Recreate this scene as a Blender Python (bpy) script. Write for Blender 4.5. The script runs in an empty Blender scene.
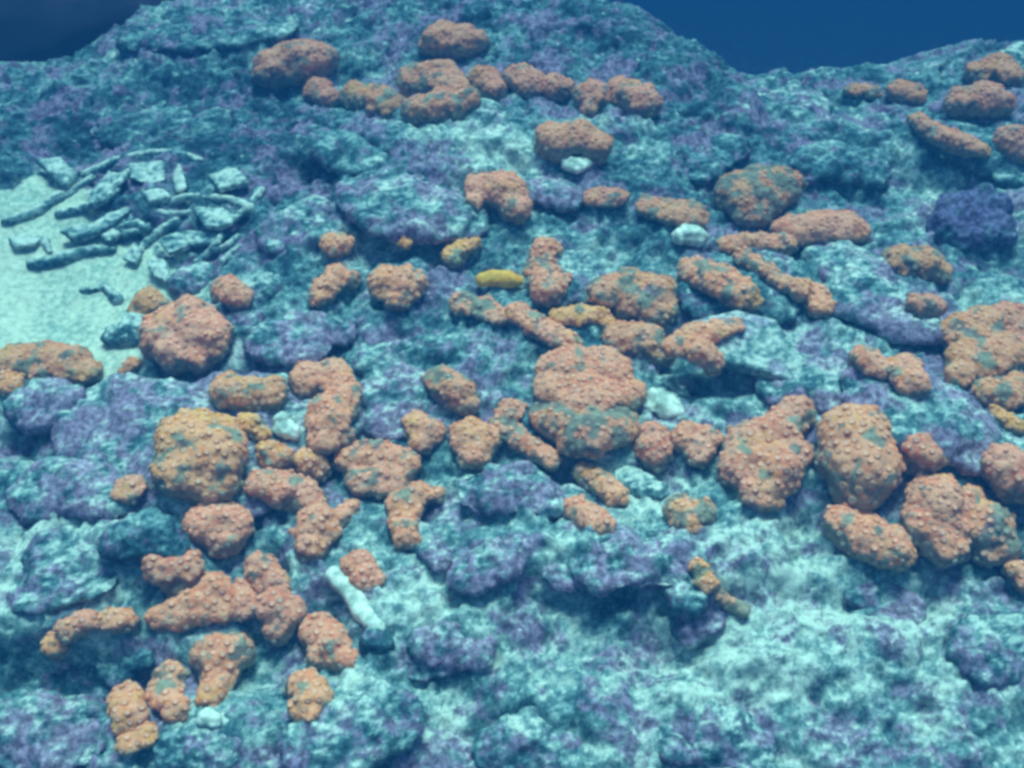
import bpy, bmesh, math, random
import numpy as np
from mathutils import Vector, Matrix
from math import radians, sin, cos, tan

random.seed(7)
rng = np.random.default_rng(7)
sc = bpy.context.scene
C = sc.collection

# ------------------------------------------------------------------ camera
CAM_H, PITCH, HFOV = 1.20, 30.0, 50.0
cam = bpy.data.cameras.new('camera')
cam_o = bpy.data.objects.new('camera', cam)
C.objects.link(cam_o)
cam.angle = radians(HFOV)
cam.clip_start, cam.clip_end = 0.02, 300
cam_o.location = (0, 0, CAM_H)
cam_o.rotation_euler = (radians(90 - PITCH), 0, 0)
sc.camera = cam_o

# ------------------------------------------------------------------ world and sun
SUN_EL, SUN_ROT = 80.0, 8.0          # sun stands over the far side of the reef
w = bpy.data.worlds.new('World')
sc.world = w
w.use_nodes = True
nt = w.node_tree
nt.nodes.clear()
sky = nt.nodes.new('ShaderNodeTexSky')
sky.sky_type = 'NISHITA'
sky.sun_disc = False
sky.sun_elevation = radians(SUN_EL)
sky.sun_rotation = radians(SUN_ROT)
tint = nt.nodes.new('ShaderNodeMix')
tint.data_type = 'RGBA'
tint.blend_type = 'MULTIPLY'
tint.inputs[0].default_value = 1
tint.inputs[7].default_value = (0.42, 1.0, 0.88, 1)   # daylight after some metres of sea water
bg = nt.nodes.new('ShaderNodeBackground')
bg.inputs[1].default_value = 0.15
wo = nt.nodes.new('ShaderNodeOutputWorld')
nt.links.new(sky.outputs[0], tint.inputs[6])
nt.links.new(tint.outputs[2], bg.inputs[0])
nt.links.new(bg.outputs[0], wo.inputs[0])

sl = bpy.data.lights.new('sun', 'SUN')
sl.energy = 4.2
sl.angle = radians(24)
sl.color = (0.56, 1.0, 0.90)
sun = bpy.data.objects.new('sun', sl)
C.objects.link(sun)
d = Vector((sin(radians(SUN_ROT)) * cos(radians(SUN_EL)), cos(radians(SUN_ROT)) * cos(radians(SUN_EL)), sin(radians(SUN_EL))))
sun.rotation_euler = d.to_track_quat('Z', 'Y').to_euler()
sun.location = (0, 3, 6)

sc.view_settings.view_transform = 'Standard'
sc.view_settings.look = 'None'
sc.view_settings.exposure = 1.24
sc.view_settings.gamma = 1.0
sc.cycles.use_denoising = True
sc.cycles.max_bounces = 5
sc.cycles.diffuse_bounces = 2
sc.cycles.glossy_bounces = 1
sc.cycles.volume_bounces = 1
sc.cycles.filter_width = 3.4          # the soft focus of the photograph
HAZE_DENSITY = 0.96
HAZE_SCATTER = (0.005, 0.028, 0.076)
HAZE_ABSORB = (0.42, 0.46, 0.52)

# ------------------------------------------------------------------ numpy noise
def _h(ix, iy, iz, s):
    h = (ix * 374761393 + iy * 668265263 + iz * 2147483647 + s * 974634777) & 0xffffffff
    h = ((h ^ (h >> 13)) * 1274126177) & 0xffffffff
    h = ((h ^ (h >> 16)) * 2246822519) & 0xffffffff
    return h ^ (h >> 15)

_G = rng.normal(size=(256, 3))
_G /= np.linalg.norm(_G, axis=1)[:, None]

def perlin(p, s=0):
    p = np.asarray(p, float)
    i = np.floor(p).astype(np.int64)
    f = p - i
    u = f * f * f * (f * (f * 6 - 15) + 10)
    r = 0
    for dx in (0, 1):
        wx = u[:, 0] if dx else 1 - u[:, 0]
        for dy in (0, 1):
            wy = u[:, 1] if dy else 1 - u[:, 1]
            for dz in (0, 1):
                wz = u[:, 2] if dz else 1 - u[:, 2]
                g = _G[_h(i[:, 0] + dx, i[:, 1] + dy, i[:, 2] + dz, s) & 255]
                r = r + wx * wy * wz * (g[:, 0] * (f[:, 0] - dx) + g[:, 1] * (f[:, 1] - dy) + g[:, 2] * (f[:, 2] - dz))
    return r * 1.6

def fbm(p, o=4, s=0, gain=.5):
    r, a = 0, 1
    for k in range(o):
        r = r + a * perlin(p * 2.03 ** k + k * 17.3, s + k)
        a *= gain
    return r

def perlin2(u, v, f, s=0):
    return perlin(np.stack([u * f, v * f, np.full_like(u, s * 3.71 + .37)], 1), s)

def fbm2(u, v, f, o=4, s=0, gain=.5):
    r, a = 0, 1
    for k in range(o):
        r = r + a * perlin2(u, v, f * 2.03 ** k, s + k)
        a *= gain
    return r

def domes2(u, v, f, s=0, jit=.9):
    """rounded knobs: 1 at cell centres, 0 in the creases between them"""
    x, y = u * f, v * f
    ix, iy = np.floor(x).astype(np.int64), np.floor(y).astype(np.int64)
    best = np.full_like(x, 9.)
    for dx in (-1, 0, 1):
        for dy in (-1, 0, 1):
            h = _h(ix + dx, iy + dy, np.zeros_like(ix), s)
            cx = ix + dx + .5 + jit * ((h & 1023) / 1023 - .5)
            cy = iy + dy + .5 + jit * (((h >> 10) & 1023) / 1023 - .5)
            best = np.minimum(best, (x - cx) ** 2 + (y - cy) ** 2)
    return np.clip(1 - best * 1.3, -.35, 1)

def sstep(a, b, x):
    t = np.clip((x - a) / (b - a), 0, 1)
    return t * t * (3 - 2 * t)

# ------------------------------------------------------------------ the reef slope: local frame u (right), v (up the slope), w (off the slope)
SL = radians(20)
cs, sn = cos(SL), sin(SL)
F = 512 / tan(radians(HFOV / 2))
R = cam_o.rotation_euler.to_matrix()
CAMP = Vector((0, 0, CAM_H))

def to_world(u, v, w_):
    return np.stack([u, v * cs - w_ * sn, v * sn + w_ * cs], -1)

def to_local(p):
    return p[0], p[1] * cs + p[2] * sn, -p[1] * sn + p[2] * cs

def ray(px, py):
    return (R @ Vector(((px - 512) / F, -(py - 384) / F, -1))).normalized()

O_L = np.array(to_local(CAMP))
def base(px, py):
    d_ = np.array(to_local(ray(px, py)))
    t = -O_L[2] / d_[2]
    p = O_L + d_ * t
    return p[0], p[1], t

# macro relief: (px, py, half-width px, half-height px, height in m)
RELIEF = [
    (50, 262, 115, 62, -.045), (30, 330, 60, 30, -.02), (430, 185, 90, 50, .035), (640, 150, 120, 30, .03),
    (270, 90, 120, 35, -.03), (90, 120, 70, 30, -.02), (95, 668, 62, 18, -.05), (40, 655, 40, 14, -.04), (45, 428, 50, 14, -.04),
    (150, 545, 40, 24, .03), (250, 660, 40, 22, -.035), (330, 610, 22, 30, -.025), (350, 735, 60, 28, .045),
    (600, 558, 70, 22, .045), (700, 590, 35, 20, .03), (650, 600, 70, 8, -.012), (510, 495, 40, 20, .035), (705, 384, 30, 10, -.03),
    (790, 378, 50, 6, -.02), (480, 215, 24, 14, -.025), (835, 175, 60, 22, -.03), (960, 170, 50, 14, -.035),
    (860, 600, 60, 12, -.03), (880, 455, 140, 50, .02), (930, 420, 60, 30, .02), (780, 665, 60, 14, .015),
    (640, 700, 110, 22, .02), (600, 640, 70, 30, -.02), (1000, 255, 40, 14, -.025), (470, 600, 60, 40, .02),
    (450, 690, 30, 40, -.025), (160, 370, 60, 14, -.035), (590, 470, 60, 10, -.02), (250, 560, 30, 50, -.02), (820, 520, 30, 30, -.02)]
_REL = []
for px, py, sx, sy, hh in RELIEF:
    a, b, t = base(px, py)
    _, b2, _ = base(px, py - sy)
    _REL.append((a, b, sx * t / F, abs(b2 - b), hh))

SAND = [(55, 300, 88, 46, 1.1), (20, 200, 45, 30, .8), (20, 255, 45, 40, .9), (100, 315, 38, 26, .8), (130, 262, 28, 26, .5)]
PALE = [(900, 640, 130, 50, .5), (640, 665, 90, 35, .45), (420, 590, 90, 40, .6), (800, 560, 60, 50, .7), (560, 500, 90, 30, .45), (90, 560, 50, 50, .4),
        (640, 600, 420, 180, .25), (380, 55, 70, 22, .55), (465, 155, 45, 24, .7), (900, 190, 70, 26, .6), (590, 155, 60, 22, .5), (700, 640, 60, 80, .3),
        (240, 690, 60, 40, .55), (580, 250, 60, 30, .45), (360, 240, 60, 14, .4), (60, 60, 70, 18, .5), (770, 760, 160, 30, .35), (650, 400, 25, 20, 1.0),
        (1000, 190, 40, 30, .4), (120, 105, 150, 45, -1.0), (540, 25, 110, 30, -.8), (250, 150, 70, 40, -.5), (760, 130, 90, 50, -.6), (700, 60, 60, 25, -.5), (330, 180, 60, 40, -.4), (990, 100, 60, 30, -.5), (440, 210, 60, 60, .2), (30, 580, 40, 60, .4), (620, 485, 40, 12, .8), (830, 100, 120, 16, .3)]  # negative entries: shade painted into the upper reef's colour, along with dark turf
def mask(spec, u, v):
    m = np.zeros_like(u)
    for px, py, sx, sy, a in spec:
        x, y, t = base(px, py)
        _, y2, _ = base(px, py - sy)
        m += a * np.exp(-.5 * ((u - x) / (sx * t / F)) ** 2 - .5 * ((v - y) / abs(y2 - y)) ** 2)
    return m

CREST = [(-900, 40), (-200, 66), (0, 62), (50, 44), (110, 6), (200, -22), (300, -35), (420, -42), (540, -45), (620, -5), (665, 14), (705, 34), (760, 70),
         (860, 76), (950, 56), (1024, 42), (1200, 20), (1700, 30)]
_cu, _cv = zip(*[(base(px, py)[0], base(px, py)[1]) for px, py in CREST])
Z_FAR = -1.3

def macro(u, v):
    w_ = np.zeros_like(u)
    for a, b, sx, sy, hh in _REL:
        w_ += hh * np.exp(-.5 * ((u - a) / sx) ** 2 - .5 * ((v - b) / sy) ** 2)
    rough = 1 - .85 * np.clip(mask(SAND, u, v), 0, 1)
    w_ += rough * (.026 * perlin2(u, v, 3.1, 11) + .015 * perlin2(u, v, 7.5, 12))
    vc = np.interp(u, _cu, _cv)
    w_ -= .05 * sstep(-.15, 0, v - vc)
    t = sstep(0.0, 1.6, v - vc)
    far = (Z_FAR - v * sn) / cs
    w_ = w_ * (1 - t) + t * far
    near = (-.55 - v * sn) / cs
    t2 = sstep(-.6, -2.6, v)
    return w_ * (1 - t2) + t2 * near

GU0, GV0, GS = -2.4, -.6, .008
gu = np.arange(GU0, 2.4, GS)
gv = np.arange(GV0, 3.8, GS)
_U, _V = np.meshgrid(gu, gv)
HG = macro(_U.ravel(), _V.ravel()).reshape(_U.shape)

def hgt(u, v):
    x = min(max((u - GU0) / GS, 0), HG.shape[1] - 2)
    y = min(max((v - GV0) / GS, 0), HG.shape[0] - 2)
    i, j = int(y), int(x)
    a, b = y - i, x - j
    return (HG[i, j] * (1 - a) + HG[i + 1, j] * a) * (1 - b) + (HG[i, j + 1] * (1 - a) + HG[i + 1, j + 1] * a) * b

def at(px, py, lift=0.):
    """where the view through a point of the photograph meets the reef (plus a height above it): local coordinates and distance"""
    d_ = np.array(to_local(ray(px, py)))
    t = .5
    while t < 6:
        p = O_L + d_ * t
        if p[2] <= hgt(p[0], p[1]) + lift:
            break
        t += .006
    lo, hi = t - .006, t
    for _ in range(8):
        m = (lo + hi) / 2
        p = O_L + d_ * m
        if p[2] <= hgt(p[0], p[1]) + lift:
            hi = m
        else:
            lo = m
    p = O_L + d_ * hi
    return p[0], p[1], p[2], hi

# ------------------------------------------------------------------ materials
def mat(name):
    m = bpy.data.materials.new(name)
    m.use_nodes = True
    m.node_tree.nodes.clear()
    return m, m.node_tree

class N:
    def __init__(s, t):
        s.t = t
    def n(s, k, **kw):
        o = s.t.nodes.new('ShaderNode' + k)
        for a, b in kw.items():
            setattr(o, a, b)
        return o
    def put(s, sock, v):
        if isinstance(v, bpy.types.NodeSocket):
            s.t.links.new(v, sock)
        elif isinstance(v, (tuple, list)) and len(v) == 3 and sock.type == 'RGBA':
            sock.default_value = (*v, 1)
        else:
            sock.default_value = v
    def noise(s, co, scale, detail=4, rough=.55, off=0, dist=0):
        if off:
            a = s.n('VectorMath', operation='ADD')
            s.put(a.inputs[0], co)
            a.inputs[1].default_value = (off, off * 1.7, off * .6)
            co = a.outputs[0]
        o = s.n('TexNoise')
        s.put(o.inputs['Vector'], co)
        o.inputs['Scale'].default_value = scale
        o.inputs['Detail'].default_value = detail
        o.inputs['Roughness'].default_value = rough
        o.inputs['Distortion'].default_value = dist
        return o.outputs[0]
    def math(s, op, a, b=0., c=None, clamp=False):
        o = s.n('Math', operation=op, use_clamp=clamp)
        s.put(o.inputs[0], a)
        s.put(o.inputs[1], b)
        if c is not None:
            s.put(o.inputs[2], c)
        return o.outputs[0]
    def rng(s, x, a, b, c=0., d_=1.):
        o = s.n('MapRange', interpolation_type='SMOOTHSTEP')
        for k, v in zip((0, 1, 2, 3, 4), (x, a, b, c, d_)):
            s.put(o.inputs[k], v)
        return o.outputs[0]
    def mix(s, f, a, b, op='MIX'):
        o = s.n('Mix', data_type='RGBA', blend_type=op)
        s.put(o.inputs[0], f)
        s.put(o.inputs[6], a)
        s.put(o.inputs[7], b)
        return o.outputs[2]
    def ramp(s, x, stops):
        o = s.n('ValToRGB')
        s.put(o.inputs[0], x)
        e = o.color_ramp.elements
        while len(e) < len(stops):
            e.new(.5)
        for k, (p, c) in enumerate(stops):
            e[k].position = p
            e[k].color = (*c, 1)
        return o.outputs[0]
    def finish(s, col, rough, height=None, dist=.002, strength=.6, spec=.2, sss=0):
        b = s.n('BsdfPrincipled')
        s.put(b.inputs['Base Color'], col)
        s.put(b.inputs['Roughness'], rough)
        b.inputs['Specular IOR Level'].default_value = spec
        if height is not None:
            bu = s.n('Bump')
            bu.inputs['Strength'].default_value = strength
            bu.inputs['Distance'].default_value = dist * .75
            s.put(bu.inputs['Height'], height)
            s.t.links.new(bu.outputs[0], b.inputs['Normal'])
        o = s.n('OutputMaterial')
        s.t.links.new(b.outputs[0], o.inputs[0])

ALGAE, TEAL, GREY, PALEC = (.016, .048, .075), (.052, .125, .155), (.17, .28, .29), (.61, .64, .57)
PURP = (.225, .145, .25)
SANDC = (.70, .70, .56)

def crust(name, bias=0., purple=.5, up=.25, attr=False, ps=13, pcol=PURP):
    m, t = mat(name)
    n = N(t)
    co = n.n('TexCoord').outputs['Object']
    big = n.noise(co, 11, 4, .6)
    mid = n.noise(co, 30, 6, .66, 3.1, .3)
    fine = n.noise(co, 120, 4, .65, 7.7)
    grain = n.noise(co, 420, 2, .6, 1.3)
    x = n.math('MULTIPLY_ADD', big, .85, n.math('MULTIPLY_ADD', mid, 1.0, n.math('MULTIPLY', fine, .72)))
    x = n.math('ADD', x, -.785 + bias)
    x = n.math('MULTIPLY_ADD', x, .96, .02)
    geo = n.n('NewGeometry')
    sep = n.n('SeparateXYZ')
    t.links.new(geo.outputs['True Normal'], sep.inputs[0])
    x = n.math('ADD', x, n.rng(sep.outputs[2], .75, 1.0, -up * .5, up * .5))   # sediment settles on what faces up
    if attr:
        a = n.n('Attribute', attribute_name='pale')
        x = n.math('MULTIPLY_ADD', a.outputs['Fac'], .19, x)  # below zero it darkens the crust: painted shade and turf
    col = n.ramp(x, [(.22, ALGAE), (.40, TEAL), (.56, GREY), (.80, PALEC)])
    pm = n.math('MULTIPLY_ADD', n.noise(co, ps, 4, .6, 21.), .55, n.math('MULTIPLY', n.noise(co, ps * 3.2, 4, .65, 27.), .45))
    pf = n.math('MULTIPLY', n.rng(pm, .59 - .13 * purple, .65 - .09 * purple), n.rng(x, .85, .60, .15, .85))
    pv = n.mix(n.rng(fine, .35, .65), tuple(c * .6 for c in pcol), tuple(min(1, c * 1.5 + .02) for c in pcol))
    col = n.mix(pf, col, pv)
    sp = n.math('MULTIPLY', n.rng(n.noise(co, 75, 3, .6, 40.), .62, .70), n.rng(mid, .45, .6, .1, .8))
    col = n.mix(sp, col, (.52, .66, .58))
    if attr:
        s_ = n.n('Attribute', attribute_name='sand')
        sm = n.rng(n.math('ADD', s_.outputs['Fac'], n.math('MULTIPLY_ADD', mid, 1.5, -.75)), .40, .62)
        sandc = n.mix(n.rng(n.math('MULTIPLY_ADD', fine, .5, n.math('MULTIPLY', big, .5)), .36, .56), (.36, .50, .42), SANDC)
        col = n.mix(n.math('MULTIPLY', sm, .92), col, sandc)
    col = n.mix(.8, col, n.rng(n.math('MULTIPLY_ADD', grain, .5, n.math('MULTIPLY', fine, .5)), .3, .7, .70, 1.25), 'MULTIPLY')
    hh = n.math('MULTIPLY_ADD', mid, 2.2, n.math('ADD', fine, n.math('MULTIPLY', grain, .35)))
    n.finish(col, .9, hh, .0035, .6, .15)
    return m

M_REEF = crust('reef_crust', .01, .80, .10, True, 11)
M_ROCK = crust('encrusted_rock', .09, .8, .22)
M_PURP = crust('purple_coralline_rock', .08, .95, .2, ps=12, pcol=(.27, .165, .27))
M_DARK = crust('algae_rock', -.04, .5, .15)
M_PALE = crust('pale_rubble', .16, .15, .25)
M_SLAB = crust('lilac_slab_crust', .2, .8, .3, ps=9, pcol=(.34, .27, .38))
M_RUB = crust('rubble_crust', .26, .2, .25)
M_VIOLET = crust('violet_turf', -.10, 1.4, .1, ps=11, pcol=(.10, .075, .18))

def coral_mat(name, polyp=False):
    m, t = mat(name)
    n = N(t)
    co = n.n('TexCoord').outputs['Object']
    info = n.n('ObjectInfo')
    rgb = n.n('SeparateColor')
    t.links.new(info.outputs['Color'], rgb.inputs[0])
    alg, hue, val = rgb.outputs[0], rgb.outputs[1], rgb.outputs[2]
    off = n.n('VectorMath', operation='ADD')
    t.links.new(co, off.inputs[0])
    comb = n.n('CombineXYZ')
    if not polyp:
        n.put(comb.inputs[0], n.math('MULTIPLY', info.outputs['Random'], 31.))
    t.links.new(comb.outputs[0], off.inputs[1])
    co = off.outputs[0]
    a = n.noise(co, 26, 5, .6)
    f = n.noise(co, 130, 4, .6, 5.)
    red = n.mix(n.rng(a, .35, .65), (.88, .20, .11), (.96, .345, .22))
    yel = n.mix(n.rng(a, .35, .65), (.82, .27, .05), (.92, .43, .09))
    vary = n.noise(co, 13, 3, .6, 33.)
    red = n.mix(n.rng(n.noise(co, 17, 3, .6, 51.), .52, .68, 0., .7), red, (.90, .36, .27))
    hue = n.math('ADD', hue, n.rng(vary, .50, .68, -.05, .55), clamp=True)
    col = n.mix(hue, red, yel)
    if polyp:
        at_ = n.n('Attribute', attribute_name='core')
        col = n.mix(n.rng(at_.outputs['Fac'], .2, 1.), col, (.97, .44, .31))
        col = n.mix(n.rng(at_.outputs['Fac'], .1, -.9), col, n.mix(.3, col, (.36, .12, .08)))
        dead = n.n('Attribute', attribute_name='dead')
        col = n.mix(n.math('MULTIPLY', dead.outputs['Fac'], .75), col, (.20, .30, .25))
    else:
        col = n.mix(n.rng(f, .42, .66), col, (.94, .38, .23))
        col = n.mix(n.rng(f, .44, .30), col, (.60, .16, .09))
        d1 = n.n('Attribute', attribute_name='dead')
        t1 = n.math('ADD', d1.outputs['Fac'], n.math('MULTIPLY_ADD', n.noise(co, 140, 4, .7, 14.), 1.7, n.math('MULTIPLY_ADD', alg, .6, -.98)))
        turf = n.mix(n.rng(n.noise(co, 60, 4, .6, 9.), .38, .62), (.05, .11, .11), (.24, .31, .23))
        turf = n.mix(n.rng(n.noise(co, 30, 4, .6, 12.), .60, .70), turf, (.15, .11, .22))
        col = n.mix(n.rng(t1, .22, .95, 0., .82), col, turf)
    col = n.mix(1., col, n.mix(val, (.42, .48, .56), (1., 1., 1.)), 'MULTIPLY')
    n.finish(col, .75, None if polyp else n.math('MULTIPLY_ADD', n.noise(co, 60, 3, .6, 2.), 1., f), .002, .6, .25)
    return m

M_CORAL = coral_mat('orange_coral_tissue')
M_POLYP = coral_mat('orange_polyp', True)

def plain(name, c1, c2, scale=60, rough=.8):
    m, t = mat(name)
    n = N(t)
    co = n.n('TexCoord').outputs['Object']
    x = n.noise(co, scale, 5, .65)
    n.finish(n.mix(n.rng(x, .38, .62), c1, c2), rough, x, .002, .5)
    return m

M_BONE = plain('bleached_skeleton', (.40, .46, .40), (.92, .90, .80), 55)
M_SPONGE = plain('yellow_sponge', (.80, .30, .03), (.92, .48, .10), 90)
M_SMOOTH = plain('smooth_mauve_rock', (.15, .09, .12), (.20, .12, .15), 8)

# ------------------------------------------------------------------ object helpers
def link(o, label=None, cat=None, group=None, kind=None):
    C.objects.link(o)
    if label: o['label'] = label
    if cat: o['category'] = cat
    if group: o['group'] = group
    if kind: o['kind'] = kind
    return o

def mesh_np(name, verts, faces, attrs=None):
    """faces: (n,3) or (n,4) int array"""
    me = bpy.data.meshes.new(name)
    k = faces.shape[1]
    me.vertices.add(len(verts))
    me.vertices.foreach_set('co', np.ascontiguousarray(verts, np.float32).ravel())
    me.loops.add(faces.size)
    me.loops.foreach_set('vertex_index', np.ascontiguousarray(faces, np.int32).ravel())
    me.polygons.add(len(faces))
    me.polygons.foreach_set('loop_start', np.arange(0, faces.size, k, dtype=np.int32))
    me.polygons.foreach_set('use_smooth', np.ones(len(faces), bool))
    me.update(calc_edges=True)
    for a, v in (attrs or {}).items():
        at_ = me.attributes.new(a, 'FLOAT', 'POINT')
        at_.data.foreach_set('value', np.ascontiguousarray(v, np.float32))
    return me

# ------------------------------------------------------------------ the reef itself, one sheet out to the horizon
def stretch(lo, hi, step, out, grow=1.12):
    a = list(np.arange(lo, hi, step))
    s, x = step, hi
    while x < out[1]:
        a.append(x); s *= grow; x += s
    s, x = step, lo - step
    b = []
    while x > out[0]:
        b.append(x); s *= grow; x -= s
    return np.array(b[::-1] + a)

us = stretch(-1.25, 1.25, .0040, (-60, 60))
vs = stretch(.28, 2.55, .0042, (-40, 60))
NU, NV = len(us), len(vs)
U, V = np.meshgrid(us, vs)
U, V = U.ravel(), V.ravel()
sand = np.clip(mask(SAND, U, V), 0, 1.2)
pale = np.clip(mask(PALE, U, V), -1.1, 1.4)  # pale patches above zero, painted shade and dark turf below
vis = np.exp(-np.maximum(0, np.hypot(U, V - 1.4) - 1.6))
rough = (1 - .88 * sstep(.3, .8, sand)) * vis
W = macro(U, V)
wu = U + .012 * perlin2(U, V, 14, 31)+ .006 * perlin2(U, V, 40, 32)
wv = V + .012 * perlin2(U, V, 14, 33)+ .006 * perlin2(U, V, 40, 34)
kn = domes2(wu, wv, 16, 5)
kn2 = domes2(wu, wv, 38, 6)
kmask = sstep(-.35, .35, perlin2(U, V, 4, 44)) * .6 + .4 * sstep(1.3, .7, V)
W += rough * (.009 * perlin2(wu, wv, 15, 51) + .004 * (kn * kmask) + .005 * kn2 * sstep(-.3, .4, perlin2(U, V, 9, 46))
              + .0060 * perlin2(wu, wv, 30, 53) + .0052 * perlin2(U, V, 62, 54) + .0036 * perlin2(U, V, 125, 55))
pits = sstep(.25, .60, perlin2(wu, wv, 11, 61))
W -= rough * (.012 * pits + .008 * sstep(.16, .4, perlin2(wu, wv, 30, 62)) + .006 * sstep(.2, .5, perlin2(U, V, 70, 63)))
W += (1 - rough) * vis * .0015 * perlin2(U, V, 40, 66)
P = to_world(U, V, W)
ii, jj = np.meshgrid(np.arange(NV - 1), np.arange(NU - 1), indexing='ij')
a0 = (ii * NU + jj).ravel()
faces = np.stack([a0, a0 + 1, a0 + NU + 1, a0 + NU], 1)
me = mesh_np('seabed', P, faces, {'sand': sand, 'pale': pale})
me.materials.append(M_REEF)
link(bpy.data.objects.new('seabed', me), kind='structure')

# ------------------------------------------------------------------ lumps: rocks and colonies grown from overlapping spheres
def unit_ico(sub):
    bm = bmesh.new()
    bmesh.ops.create_icosphere(bm, subdivisions=sub, radius=1)
    v = np.array([x.co[:] for x in bm.verts])
    f = np.array([[y.index for y in x.verts] for x in bm.faces])
    bm.free()
    return v, f
IV, IF = unit_ico(3)
NL = np.array([0, -sn, cs])            # world direction off the slope

def fuse(parts_v, parts_f, voxel, smooth):
    """weld closed shells into one skin and return its vertices and quads (world space)"""
    vv = np.concatenate(parts_v)
    ff, k = [], 0
    for v_, f_ in zip(parts_v, parts_f):
        ff.append(f_ + k)
        k += len(v_)
    me_ = mesh_np('tmp', vv, np.concatenate(ff))
    o = bpy.data.objects.new('tmp', me_)
    C.objects.link(o)
    r = o.modifiers.new('r', 'REMESH'); r.mode = 'VOXEL'; r.voxel_size = voxel
    s = o.modifiers.new('s', 'SMOOTH'); s.factor = .5; s.iterations = smooth
    dg = bpy.context.evaluated_depsgraph_get()
    e = o.evaluated_get(dg)
    m = e.to_mesh()
    v_ = np.empty(len(m.vertices) * 3, np.float32); m.vertices.foreach_get('co', v_)
    nn = np.empty(len(m.vertices) * 3, np.float32); m.vertices.foreach_get('normal', nn)
    m.calc_loop_triangles()
    quads = np.empty(len(m.loops), np.int32); m.loops.foreach_get('vertex_index', quads)
    q = quads.reshape(-1, 4)
    e.to_mesh_clear()
    bpy.data.objects.remove(o); bpy.data.meshes.remove(me_)
    return v_.reshape(-1, 3).astype(float), nn.reshape(-1, 3).astype(float), q

def normals_of(v, q):
    n = np.zeros_like(v)
    fn = np.cross(v[q[:, 2]] - v[q[:, 0]], v[q[:, 3]] - v[q[:, 1]])
    for k in range(4):
        np.add.at(n, q[:, k], fn)
    return n / (np.linalg.norm(n, axis=1)[:, None] + 1e-12)

def parse(s, grow=1.0):
    a = [tuple(float(x) for x in p.split(',')) for p in s.split()]
    out = []
    for i, (x, y, r_) in enumerate(a):
        out.append((x, y, r_ * grow))
        if i + 1 < len(a):
            X, Y, R_ = a[i + 1]
            dd = math.hypot(X - x, Y - y)
            if dd > .45 * (r_ + R_) / 2 and dd < 1.5 * (r_ + R_):
                out.append(((x + X) / 2, (y + Y) / 2, (r_ + R_) / 2 * grow * .97))
    return out

def place(spec, flat, lift):
    """pixel circles -> spheres standing on the reef: (u, v, w, radius)"""
    out = []
    for px, py, r in spec:
        u, v, w_, t = at(px, py, 0)
        rr = r * t / F
        u, v, w_, t = at(px, py, rr * lift)
        out.append((u, v, w_, r * t / F))
    return out

def shells(sph, flat):
    pv = []
    for u, v, w_, r in sph:
        l = IV * np.array([r, r, r * flat]) + np.array([u, v, w_])
        pv.append(to_world(l[:, 0], l[:, 1], l[:, 2]))
    return pv, [IF] * len(pv)

def raise_grid(sph, flat):
    for u, v, w_, r in sph:
        d2 = ((_U - u) ** 2 + (_V - v) ** 2) / r ** 2
        top = w_ + flat * r * np.sqrt(np.clip(1 - d2, 0, 1))
        m = d2 < 1
        HG[m] = np.maximum(HG[m], top[m])

def rock(spec, label, m=None, flat=.55, lift=.1, amp=.16, name='rock', cat='rock', group=None, voxel=None, grid=True, smooth=5, fine=1.):
    if isinstance(spec, str) and grid:
        flat, amp = flat * .54, amp * .9
    sph = place(parse(spec) if isinstance(spec, str) else spec, flat, lift)
    rmean = sum(s[3] for s in sph) / len(sph)
    pv, pf = shells(sph, flat)
    v, nn, q = fuse(pv, pf, voxel or max(.0030, min(rmean / 9, .0055)), smooth)
    k = 1 / rmean
    s0 = random.random() * 50
    a = fbm(v * k * .9 + s0, 3, 3) * amp * rmean
    a += fbm(v * 30 + s0, 4, 5, .55) * min(.0065, rmean * .13)
    a += np.abs(perlin(v * 24 + s0, 8)) * min(.008, rmean * .14)
    a += perlin(v * 120 + s0, 9) * .0016
    v = v + nn * (a * fine)[:, None]
    if grid:
        raise_grid(sph, flat)
    b = np.array([v[:, 0].mean(), v[:, 1].mean(), v[:, 2].min()])
    me_ = mesh_np(name, v - b, q)
    me_.materials.append(m or M_ROCK)
    o = bpy.data.objects.new(name, me_)
    o.location = b
    return link(o, label, cat, group)

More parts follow.
